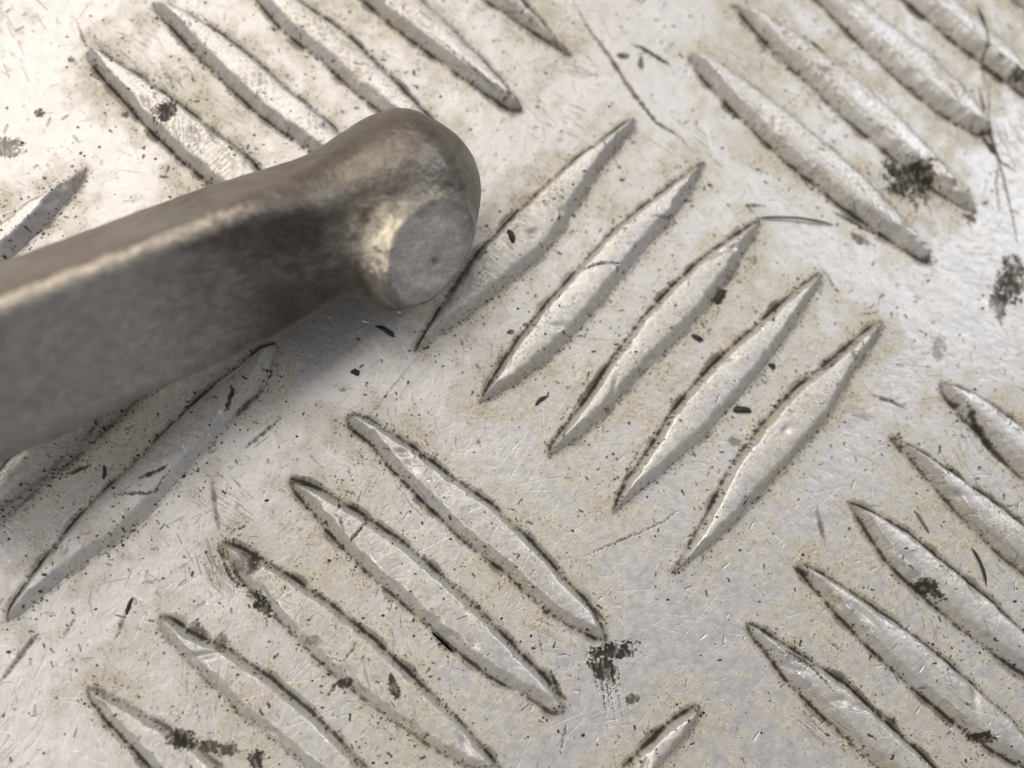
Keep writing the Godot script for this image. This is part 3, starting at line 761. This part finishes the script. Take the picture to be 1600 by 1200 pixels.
func build_bar() -> void:
	bar_frame()
	var cell := 0.26
	var a0 := -7.4; var a1 := 46.0; var r := 7.8
	var nx := int((a1 - a0) / cell); var ny := int(2.0 * r / cell); var nz := ny
	var o := KNOB + axis_n * a0 - side_a * r - side_b * r
	var ex := axis_n * cell; var ey := side_a * cell; var ez := side_b * cell
	var f := PackedFloat32Array(); f.resize((nx + 1) * (ny + 1) * (nz + 1))
	var sy := nx + 1; var sz := sy * (ny + 1)
	for k in nz + 1:
		for j in ny + 1:
			var base := o + ey * j + ez * k
			var row := k * sz + j * sy
			for i in nx + 1:
				f[row + i] = shape(base + ex * i)
	var vid := PackedInt32Array(); vid.resize(f.size()); vid.fill(-1)
	var pos := PackedVector3Array(); var nor := PackedVector3Array(); var col := PackedColorArray(); var kind := PackedInt32Array()
	var corner := [0, 1, sy, sy + 1, sz, sz + 1, sz + sy, sz + sy + 1]
	var pairs := [0, 1, 2, 3, 4, 5, 6, 7, 0, 2, 1, 3, 4, 6, 5, 7, 0, 4, 1, 5, 2, 6, 3, 7]
	for k in nz:
		for j in ny:
			for i in nx:
				var at := k * sz + j * sy + i
				var inside := 0
				if f[at] < 0.0: inside += 1
				if f[at + 1] < 0.0: inside += 1
				if f[at + sy] < 0.0: inside += 1
				if f[at + sy + 1] < 0.0: inside += 1
				if f[at + sz] < 0.0: inside += 1
				if f[at + sz + 1] < 0.0: inside += 1
				if f[at + sz + sy] < 0.0: inside += 1
				if f[at + sz + sy + 1] < 0.0: inside += 1
				if inside == 0 or inside == 8:
					continue
				var sum := Vector3.ZERO; var cnt := 0
				for e in 12:
					var ca: int = pairs[e * 2]; var cb: int = pairs[e * 2 + 1]
					var fa := f[at + corner[ca]]; var fb := f[at + corner[cb]]
					if (fa < 0.0) != (fb < 0.0):
						var tt := fa / (fa - fb)
						var pa := Vector3(ca & 1, (ca >> 1) & 1, ca >> 2); var pb := Vector3(cb & 1, (cb >> 1) & 1, cb >> 2)
						sum += pa.lerp(pb, tt); cnt += 1
				sum /= cnt
				var p := o + ex * (i + sum.x) + ey * (j + sum.y) + ez * (k + sum.z)
				var h := 0.07
				var n := Vector3.ZERO
				for pass_ in 2:
					n = Vector3(rough_shape(p + Vector3(h, 0, 0)) - rough_shape(p - Vector3(h, 0, 0)), rough_shape(p + Vector3(0, h, 0)) - rough_shape(p - Vector3(0, h, 0)), rough_shape(p + Vector3(0, 0, h)) - rough_shape(p - Vector3(0, 0, h))) / (2.0 * h)
					if pass_ == 0:
						p -= n.normalized() * rough_shape(p) * 0.9
				n = n.normalized()
				vid[at] = pos.size()
				var lq := p - KNOB
				pos.append(Vector3(lq.dot(axis_n), lq.dot(side_a), lq.dot(side_b)) * MM)
				nor.append(Vector3(n.dot(axis_n), n.dot(side_a), n.dot(side_b)))
				if mirror:
					pos[-1].z = -pos[-1].z; nor[-1].z = -nor[-1].z
				var fg := (p - FACE) - tip_n * (p - FACE).dot(tip_n)
				var flat := (fg - tip_l * fg.dot(tip_l) * 0.17).length() < 3.3 + 0.25 * wob.get_noise_3d(p.x, p.y, p.z) and n.dot(tip_n) > 0.78 and absf((p - FACE).dot(tip_n)) < 0.9
				var t := (p - FACE).dot(tip_n)
				kind.append(2 if flat else 1 if t > -3.6 and ((p - FACE) - tip_n * t).length() < 4.95 and n.dot(tip_n) > -0.2 else 0)
				if flat:
					var g := 0.5 + 0.5 * fine.get_noise_3d(p.x * 0.8, p.y * 0.8, p.z * 0.8)
					var w := 0.5 + 0.5 * wob.get_noise_3d(p.x * 0.6, p.y * 0.6, p.z * 0.6)
					var l := 0.55 + 0.13 * (g - 0.5) + 0.14 * (w - 0.5)
					var d := p - FACE - FACE_PIT
					l *= 1.0 - 0.75 * clampf(1.1 - d.length() / (0.2 + 0.9 * g * g), 0.0, 1.0)
					l *= 1.0 - 0.5 * clampf(((p - FACE) - tip_n * (p - FACE).dot(tip_n)).length() / 3.3 * 6.0 - 5.3 + w, 0.0, 1.0) * w
					col.append(Color(l, l * 0.985, l * 0.97))
				else:
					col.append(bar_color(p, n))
	var tri := [PackedInt32Array(), PackedInt32Array(), PackedInt32Array()]
	var steps := [1, sy, sz]
	for k in range(1, nz):
		for j in range(1, ny):
			for i in range(1, nx):
				var at := k * sz + j * sy + i
				var s0 := f[at] < 0.0
				for d in 3:
					var s1 := f[at + steps[d]] < 0.0
					if s0 == s1:
						continue
					var m: int = steps[(d + 1) % 3]; var l: int = steps[(d + 2) % 3]
					var v0 := vid[at - m - l]; var v1 := vid[at - l]; var v2 := vid[at]; var v3 := vid[at - m]
					if v0 < 0 or v1 < 0 or v2 < 0 or v3 < 0:
						continue
					var quad := [v0, v1, v2, v0, v2, v3]
					var fn := (pos[v1] - pos[v0]).cross(pos[v2] - pos[v0])
					if fn.dot(nor[v0] + nor[v2]) > 0.0:
						quad = [v0, v2, v1, v0, v3, v2]
					var kd := maxi(maxi(kind[v0], kind[v1]), maxi(kind[v2], kind[v3]))
					var mn := mini(mini(kind[v0], kind[v1]), mini(kind[v2], kind[v3]))
					tri[mn if kd == 2 else kd].append_array(PackedInt32Array(quad))
	var root := Node3D.new()
	root.name = "steel_bar"
	add_child(root)
	root.transform = Transform3D(Basis(axis_n, side_a, -side_b if mirror else side_b), KNOB * MM)
	tag(root, "worn brown square steel bar with a rounded knob end and flat round tip", "steel bar")
	var names := ["shaft", "stub", "end_face"]
	var mats := [steel(0.6, 0.40), steel(0.35, 0.36), steel(0.2, 0.55)]
	for kd in 3:
		var map := {}
		var v := PackedVector3Array(); var n := PackedVector3Array(); var c := PackedColorArray(); var idx := PackedInt32Array()
		for t in tri[kd]:
			if not map.has(t):
				map[t] = v.size()
				v.append(pos[t]); n.append(nor[t]); c.append(col[t])
			idx.append(map[t])
		if v.size():
			var p := piece(names[kd], made(names[kd], v, n, PackedVector2Array(), c, idx), mats[kd], root)
			if kd == 2: p.set_meta("label", "flat dull grey worn end of the stub")
			if kd == 1: p.set_meta("label", "short stub rubbed to bare bright metal on top")

var steel_relief: ImageTexture
var steel_tone: ImageTexture

func steel(metal: float, rough: float) -> StandardMaterial3D:
	if steel_relief == null:
		var side := 512
		var tone := Image.create(side, side, false, Image.FORMAT_RGB8)
		var high := Image.create(side, side, false, Image.FORMAT_RGB8)
		var f1 := FastNoiseLite.new(); f1.seed = 3; f1.frequency = 0.06; f1.fractal_octaves = 4
		var f2 := FastNoiseLite.new(); f2.seed = 4; f2.frequency = 0.02; f2.fractal_octaves = 4
		var i1 := f1.get_seamless_image(side, side); var i2 := f2.get_seamless_image(side, side)
		for y in side:
			for x in side:
				var a := i1.get_pixel(x, y).r; var b := i2.get_pixel(x, y).r
				var l := clampf(0.86 + 0.16 * (a - 0.5) + 0.14 * (b - 0.5) - 0.5 * clampf(a - 0.68, 0.0, 1.0), 0.2, 1.0)
				tone.set_pixel(x, y, Color(l, l, l))
				high.set_pixel(x, y, Color(0.5 + 0.4 * (a - 0.5) + 0.4 * (b - 0.5), 0, 0))
		for k in 620:
			var p := Vector2(rng.randf() * side, rng.randf() * side)
			var g := Vector2.from_angle(rng.randfn(0.0, 0.2) if rng.randf() < 0.7 else rng.randf() * TAU)
			var up := rng.randf() < 0.5
			for i in rng.randi_range(8, 60):
				var x := posmod(int(p.x + g.x * i), side); var y := posmod(int(p.y + g.y * i), side)
				var c := tone.get_pixel(x, y).r
				c = minf(1.0, c * 1.12) if up else c * 0.8
				tone.set_pixel(x, y, Color(c, c, c))
				high.set_pixel(x, y, Color(high.get_pixel(x, y).r - 0.15, 0, 0))
		steel_tone = ImageTexture.create_from_image(tone)
		steel_relief = ImageTexture.create_from_image(high)
	var m := StandardMaterial3D.new()
	m.resource_name = "steel"
	m.vertex_color_use_as_albedo = true
	m.albedo_texture = steel_tone
	m.metallic = metal
	m.roughness = rough
	m.heightmap_enabled = true
	m.heightmap_texture = steel_relief
	m.heightmap_scale = 0.012
	m.uv1_triplanar = true
	m.uv1_scale = Vector3.ONE * 80.0
	return m

# ---------------------------------------------------------------- loose bits on the plate

var flake_mat: StandardMaterial3D
var pale_mat: StandardMaterial3D

func flake(x: float, z: float, long: float, wide: float, turn: float, label: String, pale := false) -> void:
	var v := PackedVector3Array(); var n := PackedVector3Array(); var idx := PackedInt32Array()
	var ring := 14
	var tallest := clampf(wide * 0.45, 0.08, 0.3)
	var lean := rng.randf_range(-0.25, 0.25)
	var curl := rng.randf_range(0.05, 0.22) * long
	var pts: Array = []
	for k in ring:
		var a := TAU * k / ring
		var e := 1.0 + rng.randf_range(-0.28, 0.22)
		var px := cos(a) * long * 0.5 * (1.0 + rng.randf_range(-0.08, 0.08))
		var pz := sin(a) * wide * 0.5 * e * (1.0 + 0.5 * lean * cos(a) * 2.0)
		pz += curl * (px * px / (long * long) * 4.0 - 0.5) * 0.5
		pts.append(Vector2(px, pz))
	# three levels: foot, shoulder, top
	for lvl in 3:
		for k in ring:
			var p: Vector2 = pts[k] * [1.0, 0.92, 0.55][lvl]
			v.append(Vector3(p.x, [-0.05, 0.55, 1.0][lvl] * tallest + rng.randf_range(-0.1, 0.1) * tallest * lvl, p.y))
	v.append(Vector3(0, tallest, -curl * 0.25))
	for lvl in 2:
		for k in ring:
			var a := lvl * ring + k; var b := lvl * ring + (k + 1) % ring
			idx.append_array([a, a + ring, b, b, a + ring, b + ring])
	for k in ring:
		idx.append_array([2 * ring + k, 3 * ring, 2 * ring + (k + 1) % ring])
	var st := SurfaceTool.new()
	st.begin(Mesh.PRIMITIVE_TRIANGLES)
	for t in range(0, idx.size(), 3):
		var a := v[idx[t]]; var b := v[idx[t + 1]]; var c := v[idx[t + 2]]
		if (b - a).cross(c - a).dot((a + b + c) / 3.0 - Vector3(0, -0.2, 0)) > 0.0:
			var h := b; b = c; c = h
		for p in [a, b, c]: st.add_vertex(p * MM)
	st.generate_normals()
	var o := MeshInstance3D.new()
	o.name = "black_flake"
	o.mesh = st.commit()
	o.material_override = pale_mat if pale else flake_mat
	add_child(o, true)
	o.position = Vector3(x, height_at(x, z), z) * MM
	o.rotation.y = deg_to_rad(-turn)
	tag(o, label, "flake", "dark flakes scattered over the plate")

func thread(called: String, pts: PackedFloat32Array, r: float, lift: float, mat: Material) -> MeshInstance3D:
	var curve := Curve3D.new()
	for k in pts.size() / 2:
		var x := pts[k * 2]; var z := pts[k * 2 + 1]
		var before := Vector3.ZERO
		if k > 0 and k < pts.size() / 2 - 1:
			before = Vector3(pts[k * 2 - 2] - pts[k * 2 + 2], 0, pts[k * 2 - 1] - pts[k * 2 + 3]) * 0.18
		curve.add_point(Vector3(x, height_at(x, z) + r + lift * sin(PI * k / (pts.size() / 2 - 1.0)), z), before, -before)
	curve.bake_interval = 0.12
	var pp := curve.get_baked_points()
	var v := PackedVector3Array(); var n := PackedVector3Array(); var idx := PackedInt32Array()
	for i in pp.size():
		var d := (pp[mini(i + 1, pp.size() - 1)] - pp[maxi(i - 1, 0)]).normalized()
		var e := d.cross(Vector3.UP).normalized(); var u := e.cross(d)
		var f := minf(1.0, 0.15 + 5.0 * minf(i, pp.size() - 1.0 - i) / pp.size())
		for k in 8:
			var q := e * cos(TAU * k / 8.0) + u * sin(TAU * k / 8.0)
			v.append((pp[i] + q * r * f) * MM); n.append(q)
	for i in pp.size() - 1:
		for k in 8:
			var a := i * 8 + k; var b := i * 8 + (k + 1) % 8
			idx.append_array([a, a + 8, b, b, a + 8, b + 8])
	return piece(called, made(called, v, n, PackedVector2Array(), PackedColorArray(), idx), mat, self)

func grain_mesh() -> ArrayMesh:
	var st := SurfaceTool.new()
	st.begin(Mesh.PRIMITIVE_TRIANGLES)
	var top := Vector3(0.1, 0.8, -0.1)
	var ring := [Vector3(1, 0.1, 0.2), Vector3(0.4, 0.2, 0.8), Vector3(-0.6, 0.1, 0.7), Vector3(-1, 0.2, -0.1), Vector3(-0.3, 0.1, -0.8), Vector3(0.7, 0.2, -0.6)]
	for k in 6:
		var a: Vector3 = ring[k]; var b: Vector3 = ring[(k + 1) % 6]
		var low := Vector3(-0.05, -0.5, 0.05)
		for p in [top, b, a, low, a, b]: st.add_vertex(p)
	st.generate_normals()
	return st.commit()

func grit(called: String, label: String, count: int, small: float, large: float, tones: Array, metal: float, rough: float) -> void:
	var mat := StandardMaterial3D.new()
	mat.vertex_color_use_as_albedo = true
	mat.metallic = metal
	mat.roughness = rough
	var mm := MultiMesh.new()
	mm.transform_format = MultiMesh.TRANSFORM_3D
	mm.use_colors = true
	mm.mesh = grain_mesh()
	mm.instance_count = count
	for k in count:
		var p := random_spot()
		if rng.randf() < 0.55:      # most of it has rolled against the ribs
			var e: Array = edges[rng.randi() % edges.size()][rng.randi() % 2]
			p = e[rng.randi() % e.size()] + Vector2(rng.randfn(0.0, 0.35), rng.randfn(0.0, 0.35))
			p.x = X0 + fposmod(p.x - X0, T); p.y = Z0 + fposmod(p.y - Z0, T)
		var s := lerpf(small, large, pow(rng.randf(), 3.0))
		var b := Basis.from_euler(Vector3(rng.randf_range(-0.5, 0.5), rng.randf() * TAU, rng.randf_range(-0.5, 0.5))).scaled(Vector3(s * rng.randf_range(0.7, 1.6), s * 0.7, s) * MM)
		mm.set_instance_transform(k, Transform3D(b, Vector3(p.x, height_at(p.x, p.y) + s * 0.2, p.y) * MM))
		var c: Color = tones[rng.randi() % tones.size()]
		mm.set_instance_color(k, c * rng.randf_range(0.7, 1.2))
	var o := MultiMeshInstance3D.new()
	o.name = called
	o.multimesh = mm
	o.material_override = mat
	add_child(o, true)
	tag(o, label, "grit")
	o.set_meta("kind", "stuff")

func build_loose_bits() -> void:
	flake_mat = StandardMaterial3D.new()
	flake_mat.resource_name = "soot"
	flake_mat.albedo_color = Color(0.020, 0.019, 0.018).linear_to_srgb()
	flake_mat.roughness = 0.6
	pale_mat = StandardMaterial3D.new()
	pale_mat.resource_name = "dull_metal"
	pale_mat.albedo_color = Color(0.42, 0.40, 0.37)
	pale_mat.metallic = 0.4
	pale_mat.roughness = 0.5
	flake(-22.27, -1.73, 1.85, 0.46, 32, "short curved black flake lying in the open below the bar's knob end")
	flake(-11.58, -8.95, 1.38, 0.56, 76, "black flake on the middle of the tread rib nearest the knob")
	flake(5.78, -3.26, 1.54, 0.87, -51, "largest black chip, caught on the shaded side of a tread rib right of centre")
	flake(6.54, 6.51, 1.64, 0.67, 10, "pointed black chip between two ribs, far right of the central rib group")
	flake(-7.72, -0.64, 0.87, 0.56, 24, "small black triangular flake on the second rib from the knob, lower half")
	flake(-10.05, 4.73, 1.33, 0.36, -36, "thin dark flake in the gap near the lower tip of the second central rib")
	flake(24.70, 20.39, 3.38, 0.31, 76, "long thin black splinter standing out between ribs at the right edge of the plate")
	flake(-24.81, 1.58, 0.77, 0.56, 19, "small black crumb lying alone below the neck of the bar")
	flake(3.46, 0.22, 1.13, 0.46, 29, "dark crumb in the gap just below the largest black chip")
	flake(25.50, -24.97, 1.33, 0.41, 82, "short dark splinter lying on a rib in the upper right corner group")
	flake(-44.17, 8.33, 1.08, 0.26, 90, "tiny dark rod upright in the picture beside the ribs left of the bar's shadow")
	flake(-42.24, 18.50, 1.44, 0.31, -69, "slim dark splinter on bare plate at lower left")
	flake(32.62, -27.62, 2.67, 0.31, 82, "curved dark splinter lying across the ribs at the top right edge")
	flake(20.36, 16.54, 2.26, 0.31, 64, "dull grey splinter lying between the ribs at the right", true)
	flake(9.49, 2.95, 0.72, 0.46, 34, "small round black crumb on the shaded edge of the fourth central rib")
	flake(18.42, 18.46, 0.62, 0.46, 4, "round black crumb on the flat between ribs at right")
	var hair := StandardMaterial3D.new()
	hair.albedo_color = Color(0.05, 0.045, 0.04).linear_to_srgb()
	hair.roughness = 0.6
	var f := thread("dark_fibre", PackedFloat32Array([9.67, -10.04, 11.65, -9.95, 13.34, -9.77, 15.01, -9.46, 16.57, -9.10]), 0.09, 0.25, hair)
	tag(f, "thin dark fibre on bare plate just below the upper right ribs", "fibre")
	var swarf := StandardMaterial3D.new()
	swarf.albedo_color = Color(0.93, 0.92, 0.88)
	swarf.metallic = 0.7
	swarf.roughness = 0.25
	f = thread("metal_sliver", PackedFloat32Array([-19.83, 22.11, -19.37, 22.57, -18.82, 23.13, -18.22, 23.79]), 0.10, 0.15, swarf)
	tag(f, "bright curved metal sliver beside a rib at lower centre left", "sliver")
	grit("dark_grit", "fine dark grit strewn over the tread plate", 3400, 0.025, 0.14, [Color(0.03, 0.025, 0.02), Color(0.06, 0.045, 0.03), Color(0.02, 0.02, 0.02)], 0.0, 0.8)
	grit("bright_grit", "tiny bright metal filings strewn over the tread plate", 160, 0.03, 0.09, [Color(0.8, 0.78, 0.72), Color(0.85, 0.85, 0.85)], 0.8, 0.2)
